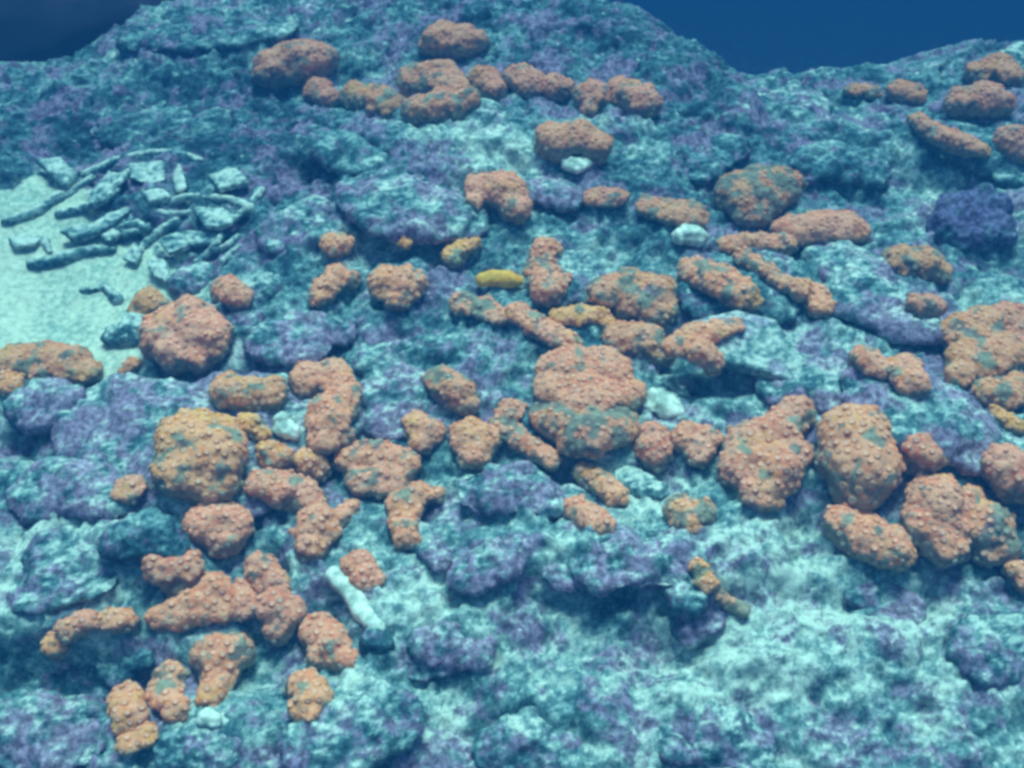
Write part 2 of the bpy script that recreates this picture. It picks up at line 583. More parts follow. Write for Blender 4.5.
def slab(poly, label, thick=.015, lift=.01, tilt=(0, 0), m=None, name='rock_slab', cat='rock', voxel=.003, group=None, amp=1.):
    """a flat broken plate: outline laid on the reef, real thickness, tilted"""
    pts = []
    for px, py in poly:
        u, v, w_, t = at(px, py, lift + thick)
        pts.append((u, v, w_))
    pts = np.array(pts)
    c = pts.mean(0)
    dz = (pts[:, 0] - c[0]) * tilt[0] + (pts[:, 1] - c[1]) * tilt[1]
    wt = c[2] + dz
    n_ = len(pts)
    topv = np.stack([pts[:, 0], pts[:, 1], wt], 1)
    bot = np.stack([pts[:, 0] * .97 + c[0] * .03, pts[:, 1] * .97 + c[1] * .03, wt - thick], 1)
    bm = bmesh.new()
    tv = [bm.verts.new(to_world(*p)) for p in topv]
    bv = [bm.verts.new(to_world(*p)) for p in bot]
    bm.faces.new(tv)
    bm.faces.new(bv[::-1])
    for k in range(n_):
        bm.faces.new((tv[k], bv[k], bv[(k + 1) % n_], tv[(k + 1) % n_]))
    bmesh.ops.recalc_face_normals(bm, faces=bm.faces)
    bmesh.ops.triangulate(bm, faces=bm.faces)
    bm.verts.index_update()
    vv = np.array([x.co[:] for x in bm.verts]); ff = np.array([[y.index for y in x.verts] for x in bm.faces])
    bm.free()
    v, nn, q = fuse([vv], [ff], voxel, 4)
    s0 = random.random() * 50
    v = v + nn * (amp * (fbm(v * 28 + s0, 3, 5) * .004 + fbm(v * 8 + s0, 2, 3) * .007 + perlin(v * 110, 4) * .0012))[:, None]
    b = np.array([v[:, 0].mean(), v[:, 1].mean(), v[:, 2].min()])
    me_ = mesh_np(name, v - b, q)
    me_.materials.append(m or M_PALE)
    o = bpy.data.objects.new(name, me_)
    o.location = b
    du = np.abs(_U - c[0]); 
    # let later things rest on the plate
    from_poly = np.zeros(_U.shape, bool)
    x, y = _U, _V
    j = n_ - 1
    for i in range(n_):
        xi, yi, xj, yj = pts[i, 0], pts[i, 1], pts[j, 0], pts[j, 1]
        cr = ((yi > y) != (yj > y)) & (x < (xj - xi) * (y - yi) / (yj - yi + 1e-12) + xi)
        from_poly ^= cr
        j = i
    topw = c[2] + (x - c[0]) * tilt[0] + (y - c[1]) * tilt[1]
    HG[from_poly] = np.maximum(HG, topw)[from_poly]
    return link(o, label, cat, group)

def stick(p0, p1, r0, r1, bend=0, k=None):
    x0, y0 = p0; x1, y1 = p1
    L = math.hypot(x1 - x0, y1 - y0)
    k = k or max(3, int(L / (.55 * (r0 + r1) / 2)))
    out = []
    for i in range(k + 1):
        t = i / k
        b = bend * math.sin(math.pi * t)
        out.append((x0 + (x1 - x0) * t - (y1 - y0) / L * b, y0 + (y1 - y0) * t + (x1 - x0) / L * b, r0 + (r1 - r0) * t))
    return out

# ---- polyps
def polyp_geo(seg=8):
    prof = [(1.12, -.28, -.3), (1.0, .06, -.15), (.84, .26, .2), (.60, .31, .6), (.36, .22, .9)]
    v, a, f = [], [], []
    for r, h, c in prof:
        for k in range(seg):
            t = 2 * math.pi * k / seg
            v.append((r * cos(t), r * sin(t), h)); a.append(c)
    for i in range(len(prof) - 1):
        for k in range(seg):
            k2 = (k + 1) % seg
            f.append((i * seg + k, i * seg + k2, (i + 1) * seg + k2, (i + 1) * seg + k))
    v.append((0, 0, .26)); a.append(1.)
    c, b = len(v) - 1, (len(prof) - 1) * seg
    for k in range(0, seg, 2):
        f.append((b + k, b + (k + 1) % seg, b + (k + 2) % seg, c))
    return np.array(v), np.array(f), np.array(a)
PV, PF, PA = polyp_geo()

def frames(nrm):
    t = np.cross(nrm, np.array([.3, .5, .81]))
    t /= np.linalg.norm(t, axis=1)[:, None]
    b = np.cross(nrm, t)
    return t, b

POLYP_MESH = {}
def shared_polyp(dead):
    key = round(dead * 3) / 3
    if key not in POLYP_MESH:
        me_ = mesh_np('polyp', PV, PF, {'core': PA, 'dead': np.full(len(PV), key)})
        me_.materials.append(M_POLYP)
        POLYP_MESH[key] = me_
    return POLYP_MESH[key]

def coral(spec, label, algae=.25, hue=.15, val=.8, flat=.80, lift=.42, amp=.10, pr=4.0, single=False, cover=.9, group='orange cup coral colonies', under=.44):
    """a colony of cup coral: lumpy body and its polyps. pr = polyp radius in mm"""
    lobes = parse(spec, 1.09)
    for x, y, r_ in list(lobes):
        if random.random() < .6:
            a_ = random.uniform(0, 6.283)
            lobes.append((x + cos(a_) * r_ * .72, y + sin(a_) * r_ * .6, r_ * random.uniform(.42, .62)))
    sph = place(lobes, flat, lift)
    rmean = sum(s[3] for s in sph) / len(sph)
    # a short foot under every lobe so that it grows out of the reef
    foot = [(u, v, w_ - r * (lift + .05), r * .50) for u, v, w_, r in sph]
    pv, pf = shells(sph, flat)
    pv2, pf2 = shells(foot, flat)
    v, nn, q = fuse(pv + pv2, pf + pf2, max(.0026, min(rmean / 8, .0042)), 4)
    keep = np.arange(len(v))                      # one welded body: drop any crumb that did not fuse
    while True:
        m_ = keep[q].min(1)
        new = keep.copy()
        np.minimum.at(new, q.ravel(), np.repeat(m_, 4))
        new = new[new]
        if (new == keep).all():
            break
        keep = new
    if keep.max() > 0:
        big_ = np.bincount(keep).argmax()
        q = q[keep[q[:, 0]] == big_]
        used_ = np.unique(q)
        re_ = np.zeros(len(v), int); re_[used_] = np.arange(len(used_))
        v, nn, q = v[used_], nn[used_], re_[q]
    s0 = random.random() * 60
    k = 1 / rmean
    disp = fbm(v * k * 1.05 + s0, 2, 3) * amp * rmean * 1.3
    disp += perlin(v * 55 + s0, 5) * .0030 + perlin(v * 105 + s0, 6) * .0016
    v = v + nn * disp[:, None]
    nn = normals_of(v, q)
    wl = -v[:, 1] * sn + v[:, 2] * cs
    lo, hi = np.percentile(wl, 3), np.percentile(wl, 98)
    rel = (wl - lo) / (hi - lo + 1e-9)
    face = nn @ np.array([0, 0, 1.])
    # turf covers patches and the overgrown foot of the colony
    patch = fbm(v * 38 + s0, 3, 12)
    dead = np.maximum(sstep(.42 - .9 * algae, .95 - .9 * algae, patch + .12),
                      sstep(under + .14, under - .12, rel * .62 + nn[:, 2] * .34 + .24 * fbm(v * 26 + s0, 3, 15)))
    b = np.array([v[:, 0].mean(), v[:, 1].mean(), v[:, 2].min()])
    me_ = mesh_np('coral_colony', v - b, q, {'dead': dead})
    me_.materials.append(M_CORAL)
    o = bpy.data.objects.new('coral_colony', me_)
    o.location = b
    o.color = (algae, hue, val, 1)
    link(o, label, 'coral', group)
    # polyps
    cand = np.where((nn @ NL > -.35) & (rel > .12))[0]
    cand = rng.permutation(cand)
    pr = pr * .001
    got = np.zeros((0, 3)); idx = []
    lim = 300
    for c in cand:
        sp = pr * (2.05 + .7 * (dead[c] > .5))
        if len(idx) and np.min(np.sum((got - v[c]) ** 2, 1)) < sp * sp:
            continue
        if dead[c] > .5 and random.random() < .62:
            continue
        if random.random() > cover:
            continue
        idx.append(c); got = v[idx]
        if len(idx) >= (295 if single else 520): break
    if not idx: return o
    idx = np.array(idx)
    size = pr * rng.uniform(.70, 1.12, len(idx))
    nr = nn[idx] + rng.normal(0, .12, (len(idx), 3))
    nr /= np.linalg.norm(nr, axis=1)[:, None]
    tt, bb = frames(nr)
    tall = rng.uniform(.7, 1.35, len(idx))
    if single:
        for i in range(len(idx)):
            p = bpy.data.objects.new('polyp', shared_polyp(min(1, dead[idx[i]])))
            m = Matrix((tuple(tt[i]), tuple(bb[i]), tuple(nr[i]))).transposed().to_4x4()
            m = Matrix.Translation(Vector(v[idx[i]] - b)) @ m @ Matrix.Diagonal((size[i], size[i], size[i] * tall[i], 1))
            C.objects.link(p)
            p.parent = o
            p.matrix_local = m
            p.color = o.color
    else:
        n_ = len(idx)
        g = (PV[None, :, 0:1] * tt[:, None] + PV[None, :, 1:2] * bb[:, None] + PV[None, :, 2:3] * tall[:, None, None] * nr[:, None]) * size[:, None, None]
        g = g + (v[idx] - b)[:, None]
        ff = (PF[None] + (np.arange(n_) * len(PV))[:, None, None]).reshape(-1, 4)
        mp = mesh_np('polyps', g.reshape(-1, 3), ff, {'core': np.tile(PA, n_), 'dead': np.repeat(np.clip(dead[idx], 0, 1), len(PV))})
        mp.materials.append(M_POLYP)
        p = bpy.data.objects.new('polyps', mp)
        p['kind'] = 'stuff'
        C.objects.link(p)
        p.parent = o
        p.color = o.color
    return o

# ================================================================== ROCKS
rock('120,425,62 200,430,70 270,425,62 330,415,40 80,455,45 160,470,55 240,480,50', 'broad low purple boulder lying under the round pale coral on the left', M_PURP, .34, .0, .08, 'boulder', 'boulder', smooth=8)
rock('45,492,36 85,488,34 115,500,25', 'flat purple rock at the left edge in front of the broad boulder', M_PURP, .5, .1)
rock('125,540,22 150,532,24 172,545,18', 'dark blue knobbly rock left of the small red coral pair', M_DARK, .8, .25)
rock('60,560,34 95,575,26 40,590,26', 'grey green lumpy rock at the left edge above the dark hollow', M_ROCK, .42, .0)
rock('55,682,34 100,672,30 140,655,18', 'dark rock deep inside the hollow at lower left', M_DARK, .45, -.1)
rock('350,735,42 315,745,32 390,722,32 365,700,22', 'rounded knobbly rock at the bottom edge left of centre', M_ROCK, .62, .0)
rock('300,338,38 268,342,24 335,332,22', 'low lilac plate rock above the tall orange coral', M_PURP, .28, .15)
rock('400,390,34 390,420,28 375,360,24', 'mottled purple rock between the tall orange coral and the grey speckled one', M_PURP, .5, .1)
rock('330,148,30 360,160,26', 'dark blue mound below the greenish coral cluster', M_DARK, .6, .1)
rock('395,205,48 430,215,40 365,195,32 460,222,30', 'smooth blue violet mound left of the pale red overhanging coral', M_PURP, .42, .05, .06)
rock('440,118,42 480,120,30', 'teal shoulder of rock under the upper coral cluster', M_ROCK, .45, -.1)
rock('964,214,27 980,210,24 950,228,20 992,228,20 968,240,18', 'dark violet bushy turf clump at the right edge', M_VIOLET, 1.3, .1, .3, 'turf_clump', 'turf clump')
rock('835,160,26 810,165,24 870,172,22', 'dark shaggy rock right of the dim green coral head', M_DARK, .6, .1)
rock('835,262,30 870,285,34 905,320,34 850,300,30', 'blue purple ridge rock between the grooved coral ledge and the dim twin coral', M_PURP, .5, .1)
rock('930,420,50 975,440,42 880,392,40 1000,455,34 905,410,40', 'long sloping purple ledge above the three speckled corals at right', M_PURP, .45, .1, .08)
rock('790,385,34 830,385,38 755,385,20', 'bluish rock shelf under the pale overhanging slab', M_PURP, .4, .0)
rock('735,278,40 770,300,34 700,300,26', 'dark green rock carrying the mottled ledge coral', M_DARK, .6, .1)
rock('480,492,26 515,488,30 545,500,22', 'deep purple jagged rock in the middle of the reef', M_PURP, .5, .0, .3)
rock('600,560,34 640,562,32 565,572,24 670,572,24', 'purple grey humped rock with a dark crack below it', M_PURP, .40, .0, .28)
rock('690,590,24 705,612,24 690,628,18', 'lilac knob of rock left of the ragged orange crust', M_PURP, .6, .1, .25)
rock('660,402,17 672,408,12', 'rock with a bright bleached cap above the small oval coral', M_BONE, .6, .0, .3)
rock('628,482,20 645,487,14 660,490,10', 'pale bleached cobble among the central corals', M_PALE, .6, .2)
rock('590,285,26 575,265,22 560,290,20', 'blue green rock beside the upright orange coral', M_ROCK, .6, .1)
rock('880,600,24 905,610,20 860,590,18', 'blue purple cobble in the shade below the wide low coral', M_PURP, .5, .0)
rock('530,735,30 500,750,26 560,755,24', 'green furry rock at the bottom edge in the middle', M_ROCK, .7, .1)
rock('440,640,30 470,650,24 420,665,20', 'violet knobbly rock to the right of the white coral branch', M_PURP, .6, .1)
rock('500,560,26 470,575,24', 'small violet knobbly rock right of the ragged coral with a dark cleft', M_PURP, .6, .1)
rock('420,540,18 440,560,14', 'small purple knob under the ragged coral with a dark cleft', M_PURP, .7, .1)
rock('135,330,20 118,335,16', 'rounded sandy rock at the edge of the sand pocket', M_PALE, .8, .3)
rock('188,282,20 200,275,16', 'pale violet rock behind the large red coral on the left', M_ROCK, .9, .4)
rock('40,405,30 60,400,24', 'lilac rock face under the brown coral at the left edge', M_PURP, .8, .3)
rock('985,148,30 950,140,26 1010,170,22', 'dark undercut rock beneath the upper right coral cluster', M_DARK, .6, .1)
rock('700,165,26 725,150,22', 'small blue green hump left of the dim green coral head', M_DARK, .5, .0)
rock('160,120,34 200,125,30 120,130,26', 'dark weedy hump above the rubble bed', M_DARK, .5, -.1)
rock('760,98,34 800,102,30', 'low teal hump just below the crest at right', M_ROCK, .35, -.1)
rock('140,40,20 185,38,24 235,34,24 280,28,18', 'low hazy mauve hump of rock at the top left of the reef', M_DARK, .35, .0, .10)
rock('1010,60,14 1020,52,12', 'pale knob on the crest at the right edge', M_PALE, .8, .2)
rock('560,195,24 535,190,20', 'blue shaded hump right of the pale red overhanging coral', M_PURP, .5, .0)
rock('250,300,22 265,285,18', 'teal rock right of the large red coral on the left', M_ROCK, .6, .0)
rock('285,232,30 310,215,26', 'grey green slope rock right of the rubble bed', M_ROCK, .4, -.1)
rock('990,650,36 1015,640,26', 'lumpy grey rock at the lower right edge', M_ROCK, .5, .0)
rock('710,730,34 745,745,30 680,745,24', 'rough grey purple rock at the bottom edge right of centre', M_ROCK, .5, .0)
rock('215,745,30 180,750,24', 'lilac speckled rock at the bottom edge on the left', M_ROCK, .5, .0)
rock('30,730,40 75,740,30', 'purple speckled rock in the lower left corner', M_PURP, .45, .0)

# slabs
slab([(664, 352), (690, 328), (735, 316), (775, 322), (812, 342), (836, 356), (800, 361), (760, 366), (725, 378), (690, 376)], 'pale lilac slab jutting out over a dark gap, orange coral on its left half',
     .014, .024, (.0, .22), M_SLAB, amp=.45)

# rubble bed on the left
RG = 'rubble pieces in the bed beside the sand pocket'
def rub(poly, label, th=.010, lift=.006, tilt=(0, 0), m=None):
    slab(poly, label, th * .75, lift * .45, tilt, m or M_PALE, 'rubble_piece', 'coral rubble', .0026, RG, .7)
rub([(85, 205), (88, 190), (108, 168), (124, 174), (118, 192), (104, 203)], 'squarish pale rubble plate left of centre in the rubble bed', .012, .012, (.1, .1))
rub([(128, 162), (164, 160), (166, 178), (150, 184), (130, 178)], 'blue grey flat rubble plate at the top of the rubble bed', .012, .01)
rub([(36, 160), (60, 160), (74, 172), (66, 184), (48, 172)], 'yellowish crooked rubble plate over a dark hole at the upper left', .012, .02)
rub([(156, 242), (178, 232), (206, 228), (222, 228), (218, 238), (190, 246), (168, 256)], 'long rubble plate with a bright lower edge', .012, .018, (0, .1))
rub([(195, 212), (222, 204), (236, 214), (226, 228), (204, 226)], 'broad pale rubble plate at the right end of the bed', .012, .016)
rub([(60, 232), (92, 222), (128, 198), (132, 206), (104, 230), (74, 242)], 'long sloping bar of rubble in the middle of the bed', .016, .01)
rub([(180, 168), (186, 186), (176, 190), (172, 176)], 'thin upright pale chip at the upper right of the bed', .008, .012, (.2, .2), M_BONE)
rub([(118, 222), (150, 222), (148, 230), (122, 236)], 'short pale plate above the arched rubble piece', .01, .012)
rub([(120, 258), (134, 244), (142, 252), (136, 264)], 'pale greenish lump of rubble at the foot of the long plate', .014, .006)
def sticks(segs, label, m=None, name='dead_branch', cat='dead branch', lift=.2):
    sp = []
    for a, b, r0, r1, bend in segs: sp += stick(a, b, r0, r1, bend)
    rock(sp, label, m or M_PALE, .9, lift, .05, name, cat, RG, .0026, False, 3)
sticks([((32, 264), (66, 258), 6, 7, 2), ((66, 258), (112, 250), 7, 5, -3)], 'long pale branch lying lowest across the edge of the sand')
sticks([((6, 222), (60, 196), 5, 5, 4)], 'dark thin branch above the sand at the left edge', M_RUB)
sticks([((60, 214), (110, 196), 5, 4, 3), ((100, 200), (130, 172), 4, 4, 0)], 'forked grey branch in the middle of the rubble bed', M_RUB)
sticks([((110, 240), (138, 224), 4, 5, -4), ((138, 224), (152, 232), 5, 4, 0)], 'arched light branch left of the bright edged plate')
sticks([((85, 175), (140, 155), 4, 4, -3), ((140, 155), (200, 160), 4, 3, -5)], 'long thin branch crossing the top of the rubble bed', M_RUB)
sticks([((165, 205), (210, 198), 4, 4, -4), ((210, 198), (250, 208), 4, 5, -3)], 'dark curved branch over the broad plate', M_RUB)
sticks([((150, 210), (190, 212), 4, 3, 3)], 'short greenish branch between the two largest plates', M_RUB)
sticks([((215, 250), (238, 238), 4, 4, 2), ((222, 262), (240, 246), 3, 3, 0)], 'pair of joined grey twigs right of the bright edged plate', M_RUB)
sticks([((20, 244), (44, 240), 4, 4, 1), ((44, 240), (50, 252), 4, 3, 0)], 'small hooked branch half buried in sand', M_RUB)
sticks([((82, 290), (104, 286), 3, 4, 2), ((104, 286), (118, 300), 4, 6, 0)], 'small hooked twig on the open sand by the coral', M_ROCK)

rub([(8, 236), (30, 230), (44, 236), (34, 246), (14, 248)], 'small flat slate coloured plate at the left edge of the sand', .008, .004, m=M_RUB)
rub([(100, 236), (112, 226), (120, 232), (110, 244)], 'little wedge of rubble touching the lowest pale branch', .01, .006)
rub([(140, 190), (162, 186), (172, 196), (150, 204)], 'dull plate lying below the blue grey one', .012, .01, m=M_RUB)
rub([(206, 176), (236, 168), (248, 180), (220, 190)], 'teal flat plate at the upper right end of the bed', .012, .008, m=M_RUB)
rub([(146, 262), (166, 262), (170, 274), (152, 278)], 'blocky grey lump in front of the pale violet rock', .016, .004, m=M_RUB)
sticks([((40, 208), (92, 178), 4, 4, 2)], 'slanting grey branch left of the squarish plate', M_RUB)
sticks([((140, 250), (176, 222), 4, 5, -3)], 'stout branch leaning between the arched piece and the bright edged plate', M_RUB)
sticks([((225, 225), (262, 190), 4, 4, 3)], 'long faint branch pointing up the slope from the right end of the bed', M_RUB)
sticks([((196, 262), (222, 236), 3, 4, 2)], 'thin branch running under the bright edged plate', M_RUB)

# bleached things
rock(stick((335, 576), (362, 612), 10, 10, -3) + stick((362, 612), (378, 628), 10, 8, 0), 'white bleached branch slanting between two orange corals', M_BONE, .9, .9, .06, 'bleached_branch', 'dead coral', None, .0026, False, 3, .4)
rock('374,640,14 384,645,11', 'dark stump at the lower end of the white bleached branch', M_DARK, .9, .4, .1, 'stump', 'dead coral', grid=False)
rock('282,422,10 290,432,9 278,430,7', 'white bleached lump beside the small yellow coral', M_BONE, .9, .6, .06, 'bleached_lump', 'dead coral', grid=False, voxel=.0026, fine=1.8)
rock('690,234,11 698,237,9 681,237,8', 'white dome shaped lump at the foot of the faint brown coral', M_BONE, .8, .6, .05, 'bleached_lump', 'dead coral', grid=False, voxel=.0026, fine=1.8)
rock('576,166,9 568,163,8 584,164,7', 'small white lump tucked under the wide brown coral', M_BONE, .6, .6, .05, 'bleached_lump', 'dead coral', grid=False, voxel=.0026, fine=1.8)
rock('205,718,9 214,720,8', 'white chip on the seabed below the triple lobed corals', M_BONE, .7, .6, .05, 'bleached_lump', 'dead coral', grid=False, voxel=.0026, fine=1.8)
rock('482,280,8 494,278,10 508,279,10 517,281,7', 'smooth yellow sponge lying beneath the yellow rimmed coral', M_SPONGE, .8, .7, .04, 'yellow_sponge', 'sponge', grid=False, voxel=.003)

# ================================================================== CORALS
# far row along the top
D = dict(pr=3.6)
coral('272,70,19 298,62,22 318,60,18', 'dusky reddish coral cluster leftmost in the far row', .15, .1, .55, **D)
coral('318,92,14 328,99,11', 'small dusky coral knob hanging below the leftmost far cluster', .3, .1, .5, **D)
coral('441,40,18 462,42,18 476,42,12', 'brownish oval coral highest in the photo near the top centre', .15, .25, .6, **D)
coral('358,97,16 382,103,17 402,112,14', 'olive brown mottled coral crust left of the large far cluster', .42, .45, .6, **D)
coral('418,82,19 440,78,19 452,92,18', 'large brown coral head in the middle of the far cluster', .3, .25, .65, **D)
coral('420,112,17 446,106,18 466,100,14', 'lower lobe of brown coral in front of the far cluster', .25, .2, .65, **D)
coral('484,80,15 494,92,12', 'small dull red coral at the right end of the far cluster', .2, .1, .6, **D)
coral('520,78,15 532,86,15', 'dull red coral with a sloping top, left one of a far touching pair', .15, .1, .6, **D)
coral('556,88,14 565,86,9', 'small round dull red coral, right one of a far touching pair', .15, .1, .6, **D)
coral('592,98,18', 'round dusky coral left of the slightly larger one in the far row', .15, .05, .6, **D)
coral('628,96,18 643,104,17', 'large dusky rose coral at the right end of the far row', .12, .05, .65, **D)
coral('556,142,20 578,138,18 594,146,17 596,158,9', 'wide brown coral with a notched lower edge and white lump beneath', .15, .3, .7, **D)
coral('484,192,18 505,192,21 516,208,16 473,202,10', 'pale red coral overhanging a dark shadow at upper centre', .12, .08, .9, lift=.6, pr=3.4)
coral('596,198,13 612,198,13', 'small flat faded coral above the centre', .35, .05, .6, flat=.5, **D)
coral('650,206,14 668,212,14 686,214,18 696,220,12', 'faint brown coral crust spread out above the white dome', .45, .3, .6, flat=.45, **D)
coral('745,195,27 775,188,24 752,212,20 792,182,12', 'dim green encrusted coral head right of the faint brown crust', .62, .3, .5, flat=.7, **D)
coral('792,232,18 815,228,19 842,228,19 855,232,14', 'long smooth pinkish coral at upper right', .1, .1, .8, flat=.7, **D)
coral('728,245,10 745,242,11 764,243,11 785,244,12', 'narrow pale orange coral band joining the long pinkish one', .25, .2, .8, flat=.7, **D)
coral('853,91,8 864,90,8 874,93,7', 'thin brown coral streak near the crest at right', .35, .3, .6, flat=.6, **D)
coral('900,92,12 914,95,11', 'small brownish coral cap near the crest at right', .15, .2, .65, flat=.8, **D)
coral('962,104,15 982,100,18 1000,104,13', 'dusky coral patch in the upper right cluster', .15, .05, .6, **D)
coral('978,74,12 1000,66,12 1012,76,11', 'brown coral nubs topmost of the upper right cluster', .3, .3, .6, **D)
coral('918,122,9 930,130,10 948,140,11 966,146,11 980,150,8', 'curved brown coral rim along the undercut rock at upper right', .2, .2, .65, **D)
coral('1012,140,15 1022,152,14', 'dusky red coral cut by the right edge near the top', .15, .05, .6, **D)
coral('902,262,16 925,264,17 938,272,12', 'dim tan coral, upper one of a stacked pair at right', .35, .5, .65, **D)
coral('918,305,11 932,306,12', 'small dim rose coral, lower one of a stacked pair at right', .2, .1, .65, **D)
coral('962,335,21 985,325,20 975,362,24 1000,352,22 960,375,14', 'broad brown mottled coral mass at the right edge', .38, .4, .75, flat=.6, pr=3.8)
coral('1008,318,16 1020,325,14 1015,345,14', 'pink brown coral shoulder above the broad mottled mass at the right edge', .15, .1, .75, pr=3.8)
coral('990,392,14 1006,396,14 1018,385,12', 'orange coral fringe below the broad mottled mass at the right edge', .3, .35, .85, pr=3.8)
coral('996,412,7 1008,420,8 1018,428,8', 'thin yellow rimmed coral ledge at the right edge', .3, .9, .9, flat=.6)

# middle, left to right
coral('12,362,18 38,360,20 65,364,20 86,372,14', 'brown coral crust at the left edge below the sand', .3, .35, .75, flat=.6)
coral('8,384,11 14,392,9 22,372,6', 'bright orange lobe of coral at the left edge', .05, .55, .95)
coral('148,302,14 140,310,10 158,306,9', 'yellow orange coral knob behind the large red coral on the left', .25, .75, .85)
coral('165,335,24 188,322,25 210,338,20 178,352,22 200,352,20', 'large rough red coral standing beside the sand pocket', .08, .05, .95, pr=4.0, amp=.16)
coral('132,366,8 126,372,6', 'tiny orange coral nub at the foot of the large red coral on the left', .1, .4, .8)
coral('226,290,14 240,296,12', 'small orange pink coral to the upper right of the large red coral', .25, .15, .85)
coral('334,246,13 346,244,9', 'small bright orange coral left of the tiny round nub', .08, .35, 1)
coral('405,243,7', 'tiny round orange nub alone on bare rock', .1, .6, .95, pr=3)
coral('452,258,10 462,248,9 474,243,7', 'yellow rimmed coral with dark green centre at upper centre', .35, .95, 1)
coral('338,276,12 326,288,13 318,298,10 352,280,9', 'orange hooked coral left of the pale rounded one', .15, .3, .95, amp=.14)
coral('386,284,18 405,282,18 398,298,14 416,288,11', 'pale orange rounded coral on a dark purple foot', .08, .3, 1, lift=.5)
coral('546,252,15 540,272,15 546,292,16 562,280,9', 'upright orange coral beside the yellow sponge', .3, .2, .9)
coral('462,303,13 482,308,13 500,316,12', 'thin mottled coral crust left of the central coral ridge', .45, .25, .85, flat=.5)
coral('518,315,13 536,326,13 554,336,12 570,344,12', 'long pink coral ridge slanting down toward the largest coral', .2, .12, .95)
coral('560,318,10 578,315,11 596,316,11 608,322,9', 'yellow topped coral ledge over a dark gap in the centre', .25, .8, .95, flat=.7, lift=.5)
coral('606,292,18 630,285,20 655,292,20 660,310,16 635,300,20', 'greyish mottled coral dome above the centre', .5, .3, .75, flat=.65)
coral('620,338,18 645,340,20 660,352,14', 'grey green overgrown coral below the greyish dome', .62, .3, .75, flat=.6)
coral('572,368,26 602,372,28 558,388,22 625,392,20 590,400,28', 'largest coral of the centre with a smooth pinkish top', .06, .15, .95, flat=.6, pr=3.8)
coral('560,420,22 590,430,28 615,425,22 575,440,20 545,415,16', 'dark overgrown lower half below the largest central coral', .66, .2, .75, flat=.6, under=.2)
coral('512,410,12 500,425,11 515,435,12', 'faded coral crust left of the largest central coral', .45, .15, .85, flat=.5)
coral('518,442,10 534,450,11 550,460,11', 'short orange coral ridge at the foot of the faded crust', .2, .2, .9)
coral('695,272,17 718,280,18 738,292,18 750,302,10', 'mottled orange green coral with a yellow spot on a dark rock', .4, .3, .9, flat=.65)
coral('745,258,10 765,270,11 784,284,11', 'greenish upper stretch of the grooved coral ledge', .5, .3, .8, flat=.6)
coral('800,290,12 816,300,15 822,308,11', 'smooth orange tip at the lower end of the grooved coral ledge', .04, .3, 1)
coral('676,346,13 694,335,14 716,330,13 735,326,9', 'orange coral spread over the left half of the pale slab', .2, .25, .95, flat=.5, lift=.1)
coral('700,350,13 712,360,12 712,368,8', 'bright orange bulge hanging over the lip of the pale slab', .03, .2, 1, lift=.5)
coral('840,350,11 855,355,13 870,362,13 884,370,11', 'long orange coral tongue right of the pale slab', .12, .15, .95)
coral('905,370,16 914,384,14', 'rounded orange coral at the end of the long orange tongue', .12, .1, .95)
coral('228,392,17 250,394,17 272,394,16', 'brownish bar shaped coral above the small yellow one', .2, .4, .85, pr=3.6)
coral('308,380,18 332,378,20 345,398,17 330,415,22 325,438,18 340,435,14', 'tall orange coral with green streaks left of centre', .27, .2, 1, pr=3.6, flat=.7)
coral('440,380,15 456,392,18 466,402,14', 'grey speckled coral dome overgrown with turf', .60, .3, .8, pr=3.4)
coral('418,426,14 430,432,15 422,442,13', 'rounded orange coral touching the grey speckled dome from below', .12, .2, 1, pr=3.4)
coral('468,436,18 486,438,15 475,454,15', 'smooth pinkish coral knob with a pointed right side', .06, .15, 1, pr=3.4)
coral('190,440,32 212,452,32 185,468,30 212,480,26', 'big round pale coral with green patches on the broad boulder', .30, .45, 1, flat=.7, pr=4.2, amp=.05)
coral('130,488,14 120,494,9', 'faded small coral patch left of the big round pale coral', .45, .1, .85, flat=.4)
coral('252,426,12 262,434,9 243,422,8', 'small yellow coral beside a white lump', .3, .95, 1)
coral('268,452,11 282,456,11 270,464,8', 'bright orange small coral under the white lump', .1, .4, 1)
coral('308,462,15 318,470,12', 'small orange coral between the tall coral and the pink mound', .12, .2, .95)
coral('262,484,15 282,490,18 303,496,18 318,505,12', 'pink orange mound of coral below the bright small one', .12, .08, .95)
coral('352,458,18 378,458,20 402,466,18 365,480,18 395,486,14', 'wide orange coral with a blue green scarred middle', .42, .15, .95, flat=.6)
coral('316,522,18 312,545,16 340,518,12 350,508,10', 'orange coral draped over a step below the pink mound', .2, .12, .95, single=True, pr=4.2)
coral('400,505,15 418,495,14 404,522,15 405,538,12 436,495,8', 'ragged orange coral with a dark cleft at its right side', .25, .2, 1, single=True, pr=4.2)
coral('586,474,12 602,484,13 616,496,12', 'upper orange bow of the S shaped coral pair', .15, .35, 1)
coral('575,508,13 590,518,15 604,526,11', 'lower red orange bow of the S shaped coral pair', .12, .12, .95)
coral('680,512,15 700,514,15 690,524,12', 'small green coral knob with an orange crown', .55, .4, .95, flat=.9)
coral('652,436,14 654,450,17 656,462,11', 'small oval red coral standing upright right of centre', .05, .02, .9, pr=3.6)
coral('688,438,16 706,440,15 698,454,14', 'rounded orange coral right of the small oval red one', .12, .15, .95)
coral('796,412,17 780,432,20 748,446,22 740,470,22 775,470,26 758,494,18 795,455,16', 'big speckled coral with a raised top right corner', .22, .1, .85, single=True, pr=4.6)
coral('856,438,33 862,465,35 858,485,26', 'egg shaped speckled coral with large pale polyps', .20, .25, .95, single=True, pr=5.0, amp=.04)
coral('920,448,14 932,458,13 916,464,11', 'small red speckled coral right of the egg shaped one', .1, .02, .85, single=True, pr=4.6)
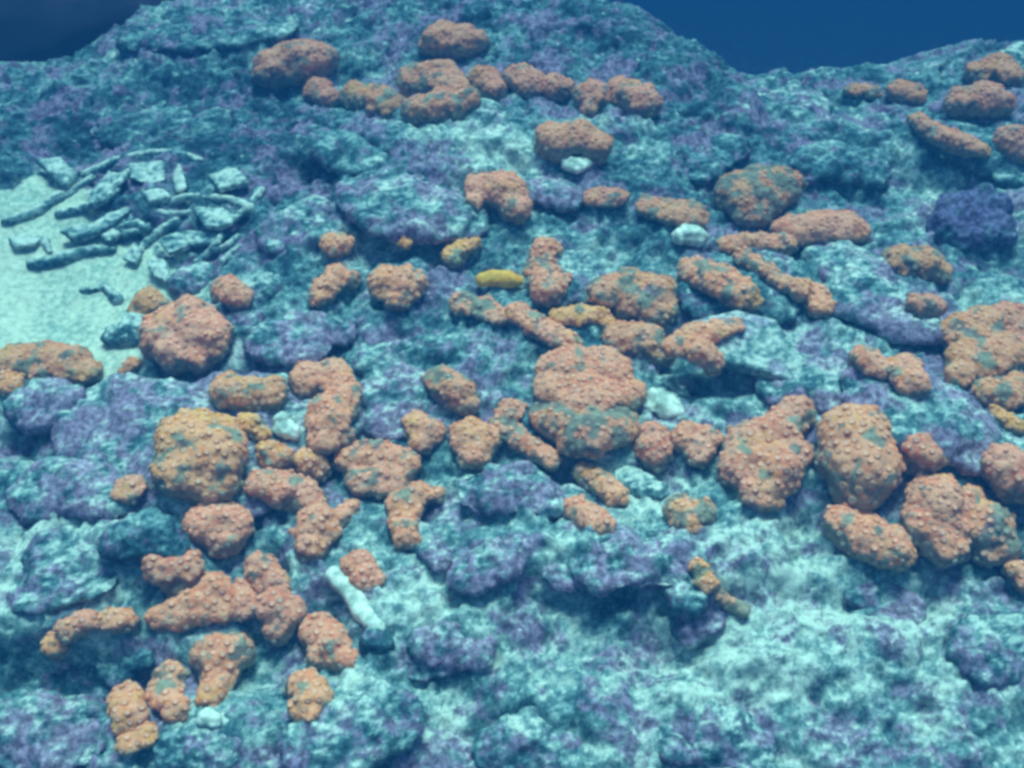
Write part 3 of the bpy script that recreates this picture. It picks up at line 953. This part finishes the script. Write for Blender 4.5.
coral('1006,466,20 1022,480,22 1010,488,14', 'red coral cut by the right edge beside the ledge', .1, .05, .9, single=True, pr=4.4)
coral('936,500,25 925,525,20 945,545,20 960,510,20', 'left half of the big two legged coral at right', .12, .15, 1, pr=4.0)
coral('985,525,24 1000,545,17 985,552,14 972,500,14', 'green stained right half of the big two legged coral', .5, .25, .95, pr=4.0)
coral('845,525,20 850,535,17 865,538,22 888,548,20 896,558,14', 'wide low orange coral above the foreground at right', .18, .15, 1, pr=4.0)
coral('1018,572,12 1026,580,12', 'orange coral just entering at the right edge low down', .08, .25, .95)
coral('698,566,8 706,578,9 716,592,9 728,604,8 742,608,8', 'ragged orange crust trailing down the lower right rock', .2, .4, 1, pr=3.2)

# lower left cluster
coral('208,524,20 232,524,20 224,540,17', 'plump pink coral over a black hollow at lower left', .04, .05, 1, lift=.5, single=True, pr=4.0)
coral('164,568,18 184,568,17 178,582,14', 'red coral with green flecks right of the dark blue knobbly rock', .22, .05, .85, single=True, pr=4.4)
coral('212,590,17 200,605,19 178,614,17 160,618,12 222,608,14', 'long orange red coral bent like an elbow at lower left', .1, .2, .95, single=True, pr=4.4)
coral('242,592,11 243,608,14', 'narrow grey pink coral against the elbow shaped one', .35, .1, .85, pr=3.6)
coral('262,568,15 272,582,14', 'muted pink coral left of the white bleached branch', .3, .05, .85, pr=4.0)
coral('275,606,18 290,612,15 278,630,14', 'dark red coral below the muted pink one', .22, .02, .85, single=True, pr=4.4)
coral('358,566,16 366,578,14', 'flat pink coral tucked behind the white bleached branch', .08, .1, .95, pr=3.8)
coral('318,632,18 334,646,18 322,656,14 348,660,11', 'orange coral with pale round polyps below the white bleached branch', .1, .1, .95, single=True, pr=4.6)
coral('306,688,17 314,700,17 304,706,14', 'small orange coral alone near the bottom, lowest on its side', .12, .35, 1, single=True, pr=4.2)
coral('54,644,11 58,652,8', 'pale orange nub at the left end of the hollow rim', .1, .4, 1)
coral('70,630,11 84,622,12', 'pink coral crust along the middle of the hollow rim', .15, .1, .95)
coral('106,620,10 122,620,12 132,622,7', 'orange coral wedge at the right end of the hollow rim', .12, .3, 1)
coral('122,682,15 126,702,16 130,718,14', 'upright orange coral leftmost of three side by side near the bottom', .15, .2, 1, single=True, pr=4.2)
coral('172,678,16 165,695,15 176,708,12', 'orange coral in the middle of three side by side near the bottom', .28, .25, 1, single=True, pr=4.4)
coral('212,655,19 234,652,17 222,672,17 212,695,14', 'domed coral with a pale crown rightmost of three near the bottom', .32, .2, .95, single=True, pr=4.6)
coral('130,742,11 146,736,11', 'flat orange coral rim at the bottom below the three side by side', .25, .4, .95, flat=.5)

# ================================================================== beyond the crest, and the water
def far_rock(x, y, z, r, sx, sz, label, m):
    v, f = unit_ico(5)
    n_ = fbm(v * 1.3 + x, 4, 70)
    v = v * (1 + .22 * n_)[:, None] * np.array([sx, .8, sz]) * r
    me_ = mesh_np('boulder', v, f)
    me_.materials.append(m)
    o = bpy.data.objects.new('boulder', me_)
    o.location = (x, y, z)
    link(o, label, 'boulder')
def far_at(px, py, dist):
    p = CAMP + ray(px, py) * dist
    return p.x, p.y, p.z
x, y, z = far_at(-20, -42, 2.75)
far_rock(x, y, z, .33, 1.2, .8, 'smooth mauve boulder looming behind the crest in the upper left corner', M_SMOOTH)

m, t = mat('sea_water_haze')
n = N(t)
pv_ = n.n('VolumePrincipled')
pv_.inputs['Color'].default_value = (*HAZE_SCATTER, 1)
pv_.inputs['Absorption Color'].default_value = (*HAZE_ABSORB, 1)
pv_.inputs['Density'].default_value = HAZE_DENSITY
pv_.inputs['Anisotropy'].default_value = 0.0
t.links.new(pv_.outputs[0], n.n('OutputMaterial').inputs['Volume'])
bm = bmesh.new()
bmesh.ops.create_cube(bm, size=1)
zmin, zmax = -4.2, 2.0
for v_ in bm.verts:
    v_.co = Vector((v_.co.x * 150, v_.co.y * 150 + 5, zmin if v_.co.z < 0 else zmax))
me = bpy.data.meshes.new('haze')
bm.to_mesh(me); bm.free()
me.materials.append(m)
link(bpy.data.objects.new('haze', me), kind='stuff')
